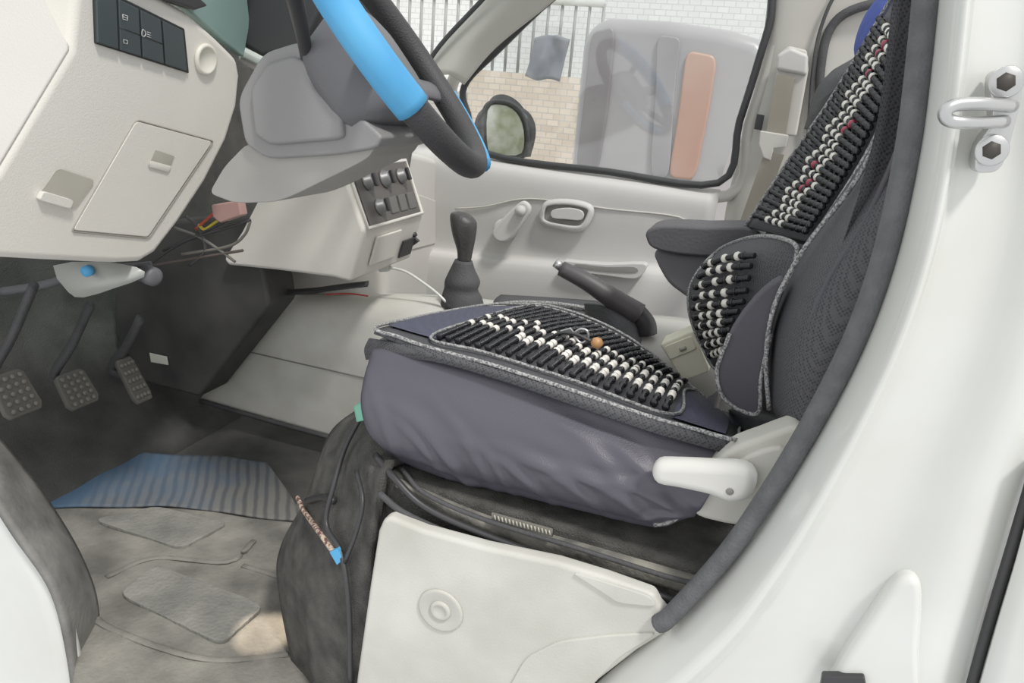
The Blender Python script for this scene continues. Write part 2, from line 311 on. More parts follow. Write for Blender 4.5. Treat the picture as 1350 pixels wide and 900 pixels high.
lid=slab('fuse_cover',[D(*p,.003) for p in rcorner([(180,160),(280,187),(195,312),(97,303)],.04)],DN*-.005,DASH,.0015,dash)
tube('cover_gap',[D(*p,.001) for p in rcorner([(180,158),(282,186),(196,314),(94,305)],.04)],.0013,mat('gap_grey',(150,146,136),.8),dash,closed=True,smooth_path=False)
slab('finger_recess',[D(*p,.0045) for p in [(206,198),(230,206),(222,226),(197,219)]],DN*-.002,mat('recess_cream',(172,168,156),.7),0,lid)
slab('finger_lip',[D(*p,.0055) for p in [(200,212),(226,219),(222,227),(197,220)]],DN*-.003,DASH,0,lid)
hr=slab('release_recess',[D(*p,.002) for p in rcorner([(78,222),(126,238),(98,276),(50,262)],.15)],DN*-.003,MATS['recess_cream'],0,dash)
slab('bonnet_release',[D(*p,.008) for p in rcorner([(58,252),(98,264),(94,276),(52,264)],.2)],DN*-.008,DASH,.002,dash)
sw=slab('switch_panel',[D(*p,.004) for p in [(124,-22),(244,38),(250,97),(127,58)]],DN*-.01,mat('switch_frame',(34,35,36),.4),.002,dash)
def L(p,q,t): return (p[0]+(q[0]-p[0])*t,p[1]+(q[1]-p[1])*t)
for i in range(4):
    a=i/4;b=(i+1)/4
    t1,t2=L((126,-16),(243,41),a+.012),L((126,-16),(243,41),b-.012); b1,b2=L((128,56),(248,94),a+.012),L((128,56),(248,94),b-.012)
    s=slab('switch_button',[D(*t1,.007),D(*t2,.007),D(*b2,.007),D(*b1,.007)],DN*-.004,mat('switch_dark',(62,70,72),.35),.0012,sw)
    if i in (1,2):
        m1,m2=L(t1,b1,.55),L(t2,b2,.55)
        tube('switch_split',[D(*m1,.0072),D(*m2,.0072)],.0006,MATS['switch_frame'],sw,n=1,k=5)
IC=mat('icon_white',(215,215,210),.5)
tube('lamp_icon',[D(*p,.0074) for p in [(162,19),(168,21),(168,27),(162,25)]],.0005,IC,sw,closed=True,smooth_path=False,k=5)
tube('lamp_icon',[D(162.5,22,.0074),D(167.5,24,.0074)],.0004,IC,sw,n=1,k=5)
tube('lamp_icon',[D(*p,.0074) for p in [(188,39),(191,41),(192,45),(190,48),(187,46)]],.0005,IC,sw,closed=True,k=5,n=3)
for k_ in range(3): tube('lamp_icon',[D(194,42+k_*3,.0074),D(199,43.7+k_*3,.0074)],.0004,IC,sw,k=5,n=1)
tube('lamp_icon',[D(*p,.0074) for p in [(163,52),(168,53.5),(168,58),(163,56.5)]],.0004,IC,sw,closed=True,smooth_path=False,k=5)
lathe('round_blank',D(270,78),DN,[(0,.024),(.004,.024),(.006,.022),(.006,.0185),(.005,.018),(.005,0)],mat('blank_cream',(226,222,208),.5),dash)
slab('teal_strip',[D(*p,-.02) for p in [(190,-60),(205,-14),(252,16),(290,50),(322,76),(330,30),(320,-60)]],DN*-.02,mat('strip_teal',(150,172,166),.25,c2=(120,146,142),ns=4),.003,dash)  # mottled teal slab along the dash edge
slab('instrument_binnacle',[(p[0],p[1],.5) for p in [(262,-80),(285,-10),(318,62),(345,76),(400,66),(430,0),(430,-80)]],(0,.2,0),mat('dash_black',(54,54,56),.5),.012,dash)
slab('instrument_hood',[D(*p,.01) for p in [(148,-60),(176,-14),(258,14),(276,8),(200,-60)]],DN*-.03,mat('dash_black',(0,0,0)),.004,dash)
surf('dash_top',[[P(318,75,x=-.93),P(420,130,x=-.93),P(500,195,x=-.93),P(545,215,x=-.93)],[P(318,60,x=-1.2),P(420,110,x=-1.2),P(500,150,x=-1.2),P(560,175,x=-1.2)]],DASHL,thick=.01,parent=dash)
slab('passenger_panel',[P(*p,x=-.88) for p in rnd([(470,190),(540,200),(600,225),(600,300),(578,380),(560,400),(470,400)],3)],(-.2,0,0),DASHL,.02,dash)
slab('glovebox_lid',[P(*p,x=-.876) for p in [(540,252),(584,268),(578,320),(540,330)]],(-.005,0,0),DASHL,.003,dash)
DX=Vector((0,.26,0))
side=[(452,224),(440,212),(400,208),(370,232),(340,262),(318,305),(294,342),(300,350),(362,356),(440,366),(462,372),(480,305)]
slab('centre_stack',[(p[0],p[1],.6) for p in side],DX,DASH,.008,dash)
a0,a1=V((453,222,.6)),V((481,304,.6)); nn=(a1-a0).cross(YV).normalized()
if nn.x<0: nn=-nn
def CS(s,t,o=0): return a0+(a1-a0)*s+Vector((0,.02+t*.22,0))+nn*o
tube('panel_surround',[CS(0,-.04,.001),CS(0,1.04,.001),CS(.98,1.04,.001),CS(.98,-.04,.001)],.004,DASH,dash,closed=True,smooth_path=False)
pn=slab('control_panel',[CS(.02,.0,.001),CS(.02,1,.001),CS(.95,1,.001),CS(.95,0,.001)],nn*.002,mat('panel_dark',(84,79,75),.4),.001,dash)
for s,t,r in [(.27,.18,.017),(.27,.50,.019),(.27,.82,.017),(.7,.25,.017)]:
    kb=lathe('control_knob',CS(s,t,.003),nn,[(0,r),(.004,r),(.005,r*.8),(.016,r*.7),(.017,.0)],CHR,pn)
    slab('knob_grip',[CS(s-.11,t-.02,.02),CS(s-.11,t+.02,.02),CS(s+.11,t+.02,.02),CS(s+.11,t-.02,.02)],nn*.007,BLK,.002,kb)
for t in (.5,.68,.86):
    slab('rocker_switch',[CS(.58,t-.07,.009),CS(.58,t+.07,.009),CS(.86,t+.07,.006),CS(.86,t-.07,.006)],nn*-.008,mat('rocker_grey',(100,98,95),.45),.002,pn)
b0,b1=V((480,307,.6)),V((463,371,.6)); n2=(b1-b0).cross(YV).normalized()
if n2.x<0:n2=-n2
def CL(s,t,o=0): return b0+(b1-b0)*s+Vector((0,t*.26,0))+n2*o
slab('ashtray',[CL(.15,.2,.001),CL(.15,.6,.001),CL(.75,.6,.001),CL(.75,.2,.001)],n2*.005,DASH,.002,dash)
slab('power_outlet',[CL(.45,.7,.001),CL(.45,.92,.001),CL(.85,.92,.001),CL(.85,.7,.001)],n2*.004,BLK,.002,dash)
surf('top_vent',[[(478,190,.62),(510,180,.75),(545,192,.9)],[(470,205,.62),(505,205,.75),(540,222,.9)]],mat('dash_top_dark',(96,94,90),.6),thick=.01,parent=dash)
pm=root('phone_holder','small black phone holder clipped to dashboard','phone holder',P(540,320,y=.86))
tube('holder_arm',[(520,318,.84),(535,316,.84),(548,308,.84)],.006,BLK,pm)
slab('holder_clip',[(p[0],p[1],.84) for p in [(528,300),(538,294),(544,304),(534,312)]],(0,.01,0),BLK,.002,pm)
slab('holder_clip',[(p[0],p[1],.84) for p in [(522,324),(545,312),(552,318),(530,334)]],(0,.01,0),BLK,.002,pm)
# ================================================================= STEERING
t=math.radians(41); al=math.radians(13)
n=Vector((math.cos(t)*math.cos(al),math.sin(al),math.sin(t)*math.cos(al))).normalized()
SD=Vector((0,-1,0)); SD=(SD-n*SD.dot(n)).normalized(); dn=SD.cross(n).normalized()
if dn.z>0: dn=-dn
R=.188
bot=P(620,217,y=.36); wc_=bot-dn*R
def wp(phi,r=R,o=0): p=math.radians(phi); return wc_+(dn*math.cos(p)+SD*math.sin(p))*r+n*o
sw_=root('steering_wheel','black leather steering wheel with blue cover sections','steering wheel',wc_)
tube('rim',[wp(a) for a in range(0,360,15)],.0195,mat('rim_black',(56,55,57),.6,bump=.3,bs=400,kind='voronoi',dist=.002),sw_,closed=True,n=3,k=14)
tube('blue_cover',[wp(a) for a in range(52,170,10)],.0235,BLUE,sw_,n=3,k=14)
tube('blue_cover',[wp(a,R+.010,.008) for a in range(-78,-12,10)],.012,BLUE,sw_,n=3,k=10)
def hubr(rx,ry,o,sh=0): return [wc_+SD*(rx*math.copysign(abs(math.cos(a))**.5,math.cos(a)))+dn*(ry*math.copysign(abs(math.sin(a))**.5,math.sin(a))+sh)+n*o for a in [k*math.pi/12 for k in range(24)]]
loft('hub',[hubr(.06,.05,-.115,0),hubr(.075,.07,-.10,0),hubr(.080,.082,-.05,.0),hubr(.076,.082,-.02,0),hubr(.062,.07,-.003,0),hubr(.04,.045,.002,0)],SHRD,sw_)
for a in (80,-80,22,-22):
    tube('spoke',[wp(a,.05,-.03),wp(a,.11,-.022),wp(a,R,-.002)],.02,SHRD,sw_,rb=.008,upv=n.cross(wp(a)-wc_))
cs=root('steering_column','grey plastic steering column shroud','steering column',wc_-n*.3)
slab('upper_shroud',[(p[0],p[1],.28) for p in rcorner([(312,130),(345,70),(396,54),(424,100),(470,150),(504,180),(496,196),(440,205),(352,210),(322,190)],.25)],(0,.16,0),SHR,.018,cs,seg=6)
slab('lower_shroud',[(p[0],p[1],.290) for p in rcorner([(326,188),(352,206),(440,203),(496,192),(484,210),(370,266),(310,268),(275,255),(295,220)],.25)],(0,.14,0),mat('shroud_light',(160,158,153),.55,c2=(152,150,145),bump=.1,bs=500),.018,cs,seg=6)
slab('shroud_step',[(p[0],p[1],.272) for p in rcorner([(328,118),(350,84),(384,74),(404,82),(414,116),(450,150),(452,184),(356,192),(334,178)],.2)],(0,.02,0),SHR,.010,cs,seg=5)
tube('indicator_stalk',[(408,100,.3),(400,50,.26),(388,-5,.2),(378,-50,.17)],.011,BLK,cs,taper=lambda s:.7+.5*s)
tube('wiper_stalk',[wc_-n*.14+YV*.07,wc_-n*.13+YV*.14-dn*.02,wc_-n*.12+YV*.2-dn*.03],.008,BLK,cs)
# ================================================================= UNDER DASH
hx=slab('heater_box',[(p[0],p[1],.62) for p in [(150,340),(230,290),(330,285),(352,380),(355,405),(262,524),(190,505),(150,440)]],(0,.1,0),mat('box_black',(62,61,59),.7,c2=(44,44,43),ns=12),.01); tag(hx,'black heater housing under the dashboard','heater box')
st=slab('sticker',[(p[0],p[1],.616) for p in [(197,465),(220,470),(222,481),(199,477)]],(0,.002,0),mat('sticker_white',(215,215,200),.6),0); tag(st,'small white sticker on heater box','sticker')
wh=root('wiring_loom','loose wires with pink connector hanging below dashboard','wiring',P(295,280,y=.5))
slab('connector',[(p[0],p[1],.48) for p in [(278,270),(314,264),(318,284),(290,294),(280,286)]],(0,.02,0),mat('pink_plastic',(186,146,138),.5),.003,wh)
for cidx,(c,pts) in enumerate([((190,80,60),[(258,302),(275,287),(287,276)]),((200,180,60),[(262,296),(270,302),(288,290)]),((60,60,62),[(180,360),(240,320),(300,300),(330,290)]),((90,80,75),[(200,350),(260,340),(320,330)]),((60,60,60),[(215,330),(280,300),(300,290)]),((120,116,108),[(330,292),(322,310),(300,325),(240,335)]),((110,106,100),[(230,300),(262,312),(290,330),(310,345)]),((70,70,72),[(245,285),(262,300),(270,330),(250,350)])]):
    tube('wire',[(a,b,.49) for a,b in pts],.0028,mat('wire%d'%cidx,c,.5),wh)
ob_=root('relay_bracket','translucent grey relay bracket with blue connector','relay',P(120,370,y=.25))
loft('bracket',[[ (70,350,y),(90,385,y),(110,392,y),(150,380,y),(190,365,y),(180,352,y),(130,345,y)] for y in (.24,.32)],mat('clear_grey',(172,174,168),.3),ob_,m=2)
lathe('blue_connector',P(118,356,y=.235),(0.3,-1,0),[(0,.009),(.01,.009),(.011,0)],BLUE,ob_)
tube('cable',[(0,385,.3),(60,375,.3),(110,360,.3),(200,350,.35)],.008,SHRD,ob_)
lathe('motor',P(190,360,y=.3),(1,-.3,0),[(0,.016),(.03,.016),(.035,.01),(.035,0)],SHRD,ob_)
PN=Vector((.85,-.05,.5)).normalized()
def pedal(c,w,h,hinge,lab):
    r=root('pedal',lab,'pedal',c,'foot pedals')
    uy=(YV-PN*YV.dot(PN)).normalized(); uz=PN.cross(uy)
    if uz.z<0: uz=-uz
    pts=[c+uy*a*w+uz*b*h for a,b in [(-.8,-1),(.8,-1),(1,-.7),(.9,.8),(.7,1),(-.7,1),(-.9,.8),(-1,-.7)]]
    pad=slab('pedal_pad',pts,PN*-.012,mat('pedal_rubber',(92,90,85),.75),.003,r)
    for i in range(4):
        for j in range(5):
            q=c+uy*(-.6+.4*i)*w+uz*(-.72+.36*j)*h
            lathe('grip_stud',q,PN,[(0,.005),(.003,.0045),(.003,0)],mat('stud',(116,113,105),.8),pad,k=6)
    tube('pedal_arm',[c-PN*.01,c-PN*.05+uz*.04,(c+hinge)/2-Vector((.03,0,0)),hinge],.008,BLKR,r,rb=.014)
pedal(P(22,518,y=.2),.034,.04,P(45,375,y=.24),'black rubber studded clutch pedal')
pedal(P(103,512,y=.34),.034,.036,P(120,400,y=.36),'black rubber studded brake pedal')
pedal(P(178,500,y=.46),.022,.05,P(185,420,y=.47),'narrow black accelerator pedal')
# ================================================================= ENGINE COVER / TUNNEL
tn=root('centre_tunnel','white plastic cover over centre tunnel','tunnel cover',P(420,520,y=.8))
surf('tunnel_cover',[[(362,386,1.0),(450,386,1.0),(600,390,1.0),(760,410,1.0)],[(358,392,.8),(450,393,.8),(600,402,.8),(740,430,.8)],[(335,425,.75),(420,440,.75),(560,470,.75),(720,500,.75)],[(308,459,.735),(390,478,.735),(540,510,.735),(700,540,.735)],[(285,495,.735),(370,523,.735),(530,560,.735),(690,600,.735)],[(264,526,.735),(350,551,.735),(520,600,.735),(680,640,.735)]],PANELW,thick=.01,parent=tn)
tube('cover_seam',[(308,459,.733),(390,478,.733),(480,498,.733)],.0016,mat('seam_grey',(130,128,122),.8),tn)
tube('edge_trim',[(264,528,.73),(350,553,.73),(440,578,.73)],.006,BLKR,tn)
surf('rear_cover',[[(790,425,.84),(860,415,.84),(960,430,.84),(1020,460,.84)],[(800,450,.66),(860,458,.66),(960,490,.66),(1020,540,.66)],[(800,560,.65),(860,570,.65),(960,600,.65),(1020,620,.65)]],mat('rear_cover_shaded',(176,174,168),.6),thick=.01,parent=tn)  # grey tone paints shadow onto the white cover between the seats
sp=root('strap','black strap with red thread lying across tunnel','strap',P(400,385,y=.7))
tube('strap_band',[(318,370,.7),(350,384,.7),(400,384,.68),(450,378,.66),(485,374,.66)],.008,BLK,sp,rb=.003)
tube('red_thread',[(430,388,.68),(460,387,.68),(485,390,.68)],.0018,mat('thread_red',(170,60,60),.8),sp)
gl=root('gear_lever','black gear lever with gaiter','gear lever',P(612,400,y=.82))
def c_dist(p): return (p-C).dot(fw)
def gring(u,v,w,y=.82,d=.9):
    c=P(u,v,y=y); s=w*c_dist(c)/F
    return [c+Vector((math.cos(a)*s,math.sin(a)*s*d,0)) for a in [k*math.pi/6 for k in range(12)]]
loft('gaiter',[gring(610,404,30),gring(609,390,27),gring(608,380,23),gring(610,370,24),gring(610,355,17),gring(611,343,12)],BLKR,gl,n=3)
loft('knob',[gring(612,345,9),gring(613,330,11),gring(612,310,16),gring(611,292,18),gring(607,282,13),gring(606,279,4)],mat('knob_leather',(62,60,60),.45,bump=.3,bs=200),gl,n=4)
cb=root('charging_cable','white charging cable plugged into dashboard','cable',P(505,352,y=.78))
slab('plug',[(p[0],p[1],.78) for p in [(498,346),(512,346),(512,358),(499,359)]],(0,.015,0),BODY,.003,cb)
tube('cord',[(512,352,.785),(535,358,.785),(560,374,.785),(578,388,.785),(588,398,.785)],.003,BODY,cb)
hk=root('handbrake','black handbrake lever with silver button','handbrake',P(840,435,y=.68))
tube('grip',[(740,354,.66),(775,372,.66),(810,395,.67),(842,415,.68)],.018,mat('grip_black',(74,70,72),.5),hk,taper=lambda s:.8+.45*s)
tube('lever_arm',[(835,408,.68),(850,426,.68),(852,440,.68)],.020,BLK,hk)
surf('lever_boot',[[(770,400,.7),(800,405,.66),(835,425,.66),(850,432,.7)],[(775,445,.7),(805,450,.63),(835,455,.63),(852,450,.7)]],BLKR,thick=.02,parent=hk)
tube('release_button',[(732,346,.66),(740,352,.66)],.009,METAL,hk,n=2)
am=root('armrest','dark grey padded folding armrest','armrest',P(920,330,y=.65))
slab('armrest_pad',[(p[0],p[1],.56) for p in rnd([(852,315),(853,304),(875,298),(930,300),(1000,304),(1000,345),(960,340),(900,336),(862,328)],3)],(0,.09,0),mat('armrest_grey',(82,81,84),.7,bump=.2,bs=200),.014,am,seg=5)
slab('armrest_bracket',[(p[0],p[1],.58) for p in rnd([(862,330),(900,336),(990,345),(1000,400),(930,402),(895,385),(875,365)],3)],(0,.05,0),mat('bracket_grey',(108,107,110),.7),.012,am,seg=4)
bx=root('plastic_box','cream plastic box tucked between the seats','box',P(900,490,y=.56))
slab('box_body',[(p[0],p[1],.56) for p in rcorner([(869,454),(914,435),(936,490),(900,503)],.1)],(0,.05,0),mat('box_cream',(236,231,208),.5,c2=(228,223,199)),.004,bx)
slab('box_lid',[(p[0],p[1],.557) for p in rcorner([(876,457),(911,443),(918,460),(883,474)],.1)],(0,.004,0),mat('box_cream',(0,0,0)),.002,bx)
tube('box_latch',[(896,461,.555),(904,458,.555)],.003,MATS['recess_cream'],bx,n=1)
# ================================================================= PASSENGER SEAT
ps=root('passenger_seat','black passenger seat with mesh cover','seat',P(740,430,y=1.0))
surf('seat_cushion',[[(640,430,.86),(650,398,.9),(660,388,1.15)],[(720,430,.86),(725,400,.9),(730,392,1.15)],[(800,440,.86),(800,412,.9),(800,398,1.15)],[(850,450,.86),(850,430,.9),(850,410,1.15)]],MESH,thick=.05,parent=ps)
tube('cushion_piping',[(642,402,.88),(690,398,.88),(750,402,.88),(800,414,.88),(830,430,.88)],.004,PIPE,ps)
for i in range(8):
    tube('bead_string',[(668+i*17,402+i*1.3,.885),(690+i*17,397+i*1.3,1.0)],.006,BEADB,ps,n=2,k=6)
surf('seat_backrest',[[(1060,170,1.1),(1085,175,.95),(1140,190,.86)],[(1075,120,1.1),(1100,115,.95),(1160,120,.86)],[(1095,95,1.1),(1125,85,.95),(1180,80,.86)],[(1110,85,1.15),(1150,65,1.0),(1210,60,.9)]],MESH,thick=.05,parent=ps)
surf('head_restraint',[[(1065,150,.98),(1085,130,.92),(1110,110,.9)],[(1070,200,.98),(1085,200,.92),(1110,200,.9)]],BLKR,thick=.05,parent=ps)
bc=surf('blue_cloth',[[(1170,-20,.84),(1195,-30,.82),(1230,-20,.84)],[(1140,20,.86),(1165,20,.8),(1210,20,.84)],[(1126,60,.88),(1150,62,.8),(1200,55,.84)],[(1130,88,.88),(1150,85,.82),(1190,80,.84)]],mat('blue_fabric',(66,86,168),.8,c2=(50,68,140),bump=.3,bs=60),thick=.03); tag(bc,'blue cloth draped over passenger headrest','cloth')
# ================================================================= DRIVER SEAT
ds=root('driver_seat','charcoal fabric driver seat with white recliner lever','seat',P(740,640,y=.35))
st_=[((481,478),(484,534),(612,444),.07),((482,464),(492,566),(625,424),.035),((494,454),(518,600),(642,412),.008),((560,462),(590,628),(715,413),0),((655,487),(682,650),(790,437),0),((755,520),(778,672),(848,468),0),((860,556),(868,690),(898,510),0),((962,590),(912,672),(965,568),0)]
rings=[]
for tp,bt,fr,ins in st_:
    T=P(*tp,y=.13); B=P(*bt,y=.13); Fp=P(*fr,y=.56)
    M_=(T+B)/2
    rings.append([Vector((T.x,.155+ins,T.z)),Vector((T.x*.65+M_.x*.35,.105+ins,T.z*.65+M_.z*.35)),Vector((M_.x,.078+ins,M_.z)),Vector((B.x*.65+M_.x*.35,.095+ins,B.z*.65+M_.z*.35)),Vector((B.x,.165+ins,B.z)),Vector((B.x,.54-ins,B.z)),Vector((Fp.x,.565-ins,Fp.z-.06)),Vector((Fp.x,.54-ins,Fp.z-.010)),Vector(((T.x+Fp.x)/2,.36,(T.z+Fp.z)/2-.014))])
T=rings[0]; cc=sum(T,Vector())/len(T)
rings=[[cc+(p-cc)*.3+Vector((-.020,0,0)) for p in T],[cc+(p-cc)*.72+Vector((-.016,0,0)) for p in T]]+rings
cu=loft('seat_cushion',rings,FAB,ds,n=16,m=14)
def fold(x,z,x0,z0,ang,ln,w,amp):
    dx,dz=x-x0,z-z0; a=dx*math.cos(ang)+dz*math.sin(ang); b=-dx*math.sin(ang)+dz*math.cos(ang)+.25*a*a/ln
    return amp*math.exp(-(a/ln)**2)*(math.exp(-(b/w)**2)-.55*math.exp(-((b-w*1.7)/(w*1.1))**2))
folds=[]
for (u,v,ang,ln,w,amp) in [(570,585,-50,.05,.006,.004),(600,600,-55,.06,.007,.005),(640,600,-60,.06,.006,.004),(665,615,-62,.05,.005,.004),(700,625,-40,.06,.006,.004),(560,545,-20,.06,.008,.003),(740,615,-25,.08,.007,.004),(800,630,-18,.09,.007,.0045),(860,640,-12,.08,.006,.005),(840,605,-28,.08,.007,.004),(890,625,10,.05,.006,.005),(780,585,-30,.09,.008,.003),(880,670,20,.04,.005,.004),(620,640,-35,.06,.005,.003),(520,560,-70,.05,.007,.003)]:
    p=P(u,v,y=.1); folds.append((p.x,p.z,math.radians(ang),ln,w,amp))
for v in cu.data.vertices:
    f=max(0,min(1,(.19-v.co.y)/.06))
    if f>0: v.co.y-=f*sum(fold(v.co.x,v.co.z,*q) for q in folds)
surf('mesh_border',[[(486,446,.135),(560,458,.118),(650,483,.11),(750,515,.104),(860,552,.103),(966,583,.108)],[(480,460,.137),(560,467,.111),(650,491,.105),(752,525,.099),(860,561,.099),(960,589,.105)],[(482,474,.145),(560,475,.114),(652,499,.107),(755,534,.101),(860,570,.1),(950,596,.105)]],MESH,parent=ds,thick=.003)
BR=[[(1212,-60,.55),(1222,-50,.36),(1232,-40,.2)],[(1150,45,.57),(1172,72,.39),(1196,104,.22)],[(1095,135,.58),(1125,165,.4),(1160,195,.22)],[(1040,215,.58),(1078,243,.4),(1118,265,.22)],[(985,298,.58),(1030,310,.4),(1080,322,.23)],[(962,400,.58),(1000,405,.4),(1045,420,.24)],[(950,500,.58),(975,530,.4),(1005,570,.24)]]
surf('backrest',[[Vector(V(p))+Vector((.03,0,0)) for p in r] for r in BR],MESH,6,6,thick=.09,parent=ds)
surf('backrest_bolster',[[(1215,-60,.24),(1240,-60,.13),(1262,-50,.11),(1290,-40,.2)],[(1190,90,.24),(1215,110,.12),(1240,130,.1),(1260,140,.2)],[(1150,190,.24),(1180,215,.12),(1210,240,.1),(1230,260,.2)],[(1095,275,.24),(1130,300,.12),(1175,340,.1),(1190,350,.2)],[(1050,350,.24),(1080,385,.12),(1140,430,.1),(1160,450,.2)],[(1018,430,.24),(1045,470,.12),(1100,510,.1),(1130,540,.2)],[(1012,520,.24),(1030,560,.13),(1070,590,.11),(1100,600,.2)]],MESH,thick=.05,parent=ds)
tube('bolster_piping',[(1205,30,.2),(1180,130,.2),(1130,235,.19),(1062,325,.19),(1022,400,.19),(1010,470,.19),(1014,540,.19)],.0026,PIPE,ds)
tube('bolster_seam',[(1222,40,.12),(1196,160,.118),(1150,275,.118),(1092,370,.118),(1060,450,.118),(1050,520,.12)],.003,mat('flap_grey',(78,76,83),.8,bump=.2,bs=300),ds)
surf('seat_junction',[[(960,540,.5),(1000,548,.3),(1060,560,.16)],[(975,575,.5),(1000,590,.3),(1060,600,.14)]],BLKR,thick=.03,parent=ds)
rc=slab('recliner_cover',[(p[0],p[1],.085) for p in rnd([(910,662),(925,632),(955,597),(1000,578),(1055,562),(1050,600),(1020,655),(985,692),(940,688),(915,678)],3)],(0,.04,0),PANELW,.01,ds,seg=4)
slab('pivot_plate',[(p[0],p[1],.078) for p in rnd([(975,608),(1020,590),(1035,600),(1010,645),(985,660),(970,640)],3)],(0,.02,0),PANELW,.005,rc)
lv=slab('recliner_lever',[(p[0],p[1],.056) for p in rnd([(858,626),(866,612),(890,611),(935,613),(982,616),(998,634),(988,660),(962,666),(935,656),(895,647),(866,641)],3)],(0,.026,0),WHT,.011,rc,seg=6)
lathe('lever_screw',P(962,648,y=.0555),(0,-1,0),[(0,.004),(.0008,.0035),(.0008,0)],MATS['seam_grey'],rc,k=12)
tube('cover_hem',[(862,690,.1),(885,685,.1),(905,668,.098),(912,652,.098)],.004,PIPE,ds)
# ================================================================= BEADED COVER
bcv=root('beaded_seat_cover','black mesh seat cover with black and white bead strings','seat cover',P(740,480,y=.35))
PAD=[[(494,434,.13),(560,417,.3),(640,403,.53)],[(560,458,.12),(640,425,.33),(722,404,.54)],[(650,483,.11),(722,440,.33),(795,428,.54)],[(750,515,.105),(800,472,.33),(848,459,.54)],[(860,552,.105),(884,508,.33),(900,501,.54)],[(972,582,.11),(974,570,.33),(972,558,.54)]]
surf('cushion_pad',PAD,MESH,parent=bcv,thick=.006)
edge=[ev(PAD,s/10,0) for s in range(11)]+[ev(PAD,1,.5)]+[ev(PAD,1-s/10,1) for s in range(11)]+[ev(PAD,0,.66),ev(PAD,0,.33)]
tube('pad_piping',[e+Vector((0,0,.002)) for e in edge],.0023,PIPE,bcv,closed=True)
def sub(rows,s0,s1,t0,t1,k=5,l=4,o=.003):
    return [[ev(rows,s0+(s1-s0)*i/k,t0+(t1-t0)*j/l)+Vector((0,0,o)) for j in range(l+1)] for i in range(k+1)]
surf('mesh_insert',sub(PAD,.01,.2,.1,.9),MESHB,parent=bcv,n=2,m=2)
surf('mesh_insert',sub(PAD,.84,.97,.06,.9),MESHB,parent=bcv,n=2,m=2)
def beads(name,pts,cols,rb,parent):
    bm=bmesh.new(); N=len(cols); Lp=len(pts)-1
    for i,ci in enumerate(cols):
        if ci==-1: continue
        s=(i+.5)/N
        if ci>0: s=(i+1.5)/N
        p=crp(pts,s*Lp); p2=crp(pts,min(.999,s+.02)*Lp); ax=(p2-p).normalized()
        ln=(crp(pts,min(.999,(i+1)/N)*Lp)-crp(pts,i/N*Lp)).length*.5
        q=ax.to_track_quat('Z','Y').to_matrix().to_4x4()
        r=rb*(1.5 if ci>0 else 1.35 if i%8==0 else 1.0); hl=ln*(3.0 if ci>0 else .85)
        mx=Matrix.Translation(p)@q@Matrix.Diagonal((r,r,hl,1))
        g=bmesh.ops.create_uvsphere(bm,u_segments=8,v_segments=(6 if ci else 4),radius=1,matrix=mx)
        for f in {f for v in g['verts'] for f in v.link_faces}: f.material_index=ci
    me=bpy.data.meshes.new(name); bm.to_mesh(me); bm.free()
    return link(name,me,[BEADB,BEADW,BEADR],parent)
def pat(N,white,red=()):
    c=[0]*N
    for col,xs in ((1,white),(2,red)):
        for x in xs:
            x=int(x*N)
            if x<N-2: c[x]=col; c[x+1]=-1; c[x+2]=-1
    return c
NS=22
for i in range(NS):
    s=.2+.62*i/(NS-1)
    pts=[ev(PAD,s,.1+.78*j/6)+Vector((0,0,.007)) for j in range(7)]
    ph=i%4
    if i<6: w=[.34,.52]
    elif i<12: w=[.22,.27,.44]
    else: w=[.16,.21,.34,.39,.54]
    w=[x+(.03 if ph==1 else -.03 if ph==3 else 0) for x in w]
    beads('bead_string',pts,pat(80,w),.0037,bcv)
tube('bead_frame',[ev(PAD,s,t)+Vector((0,0,.005)) for s,t in [(.18,.08),(.35,.07),(.6,.07),(.84,.07),(.84,.5),(.84,.9),(.6,.91),(.35,.91),(.18,.9),(.18,.5)]],.002,PIPE,bcv,closed=True)
surf('backrest_pad',[[Vector(V(p)) for p in r] for r in BR[:5]],MESH,parent=bcv,thick=.006)
be=[ev(BR[:5],1-s/8,0) for s in range(9)]
tube('pad_piping',[e-Vector((.003,0,0)) for e in be],.0026,PIPE,bcv)
for i in range(24):
    s=.2+.76*i/23
    pts=[ev(BR[:5],s,.1+.76*j/5)+Vector((-.007,-.003,.004)) for j in range(6)]
    o=(0,.05,0,-.05)[i%4]
    if i in (1,2,4,15,17,18): c=pat(66,[.30+o,.56+o],[.44+o])
    elif i in (9,10): c=pat(66,[.30+o,.44+o],[.56+o])
    else: c=pat(66,[.30+o,.44+o,.56+o])
    beads('bead_string',pts,c,.0037,bcv)
tube('pad_piping',[ev(BR[:5],s/8,.93)-Vector((.004,.004,0)) for s in range(9)],.0025,PIPE,bcv)
LU=[[(950,328,.5),(985,314,.4),(1020,312,.32),(1048,322,.26)],[(915,365,.5),(955,350,.38),(1000,345,.3),(1048,352,.25)],[(908,405,.5),(940,400,.38),(990,395,.3),(1025,395,.25)],[(920,445,.5),(942,440,.38),(970,435,.3),(1000,430,.25)],[(942,485,.48),(955,480,.4),(970,470,.32),(985,455,.26)]]
surf('lumbar_pad',LU,MESH,parent=bcv,thick=.03)
ed=[ev(LU,s/6,0) for s in range(7)]+[ev(LU,1,.5)]+[ev(LU,1-s/6,1) for s in range(7)]+[ev(LU,0,.66),ev(LU,0,.33)]
tube('lumbar_piping',ed,.0028,PIPE,bcv,closed=True)
for i in range(10):
    s=.22+.70*i/9
    pts=[ev(LU,s,.14+.52*j/4)+Vector((-.006,-.008,.004)) for j in range(5)]
    o=.06*(i%2)
    beads('bead_string',pts,pat(40,[.14+o,.40,.66-o]),.0042,bcv)
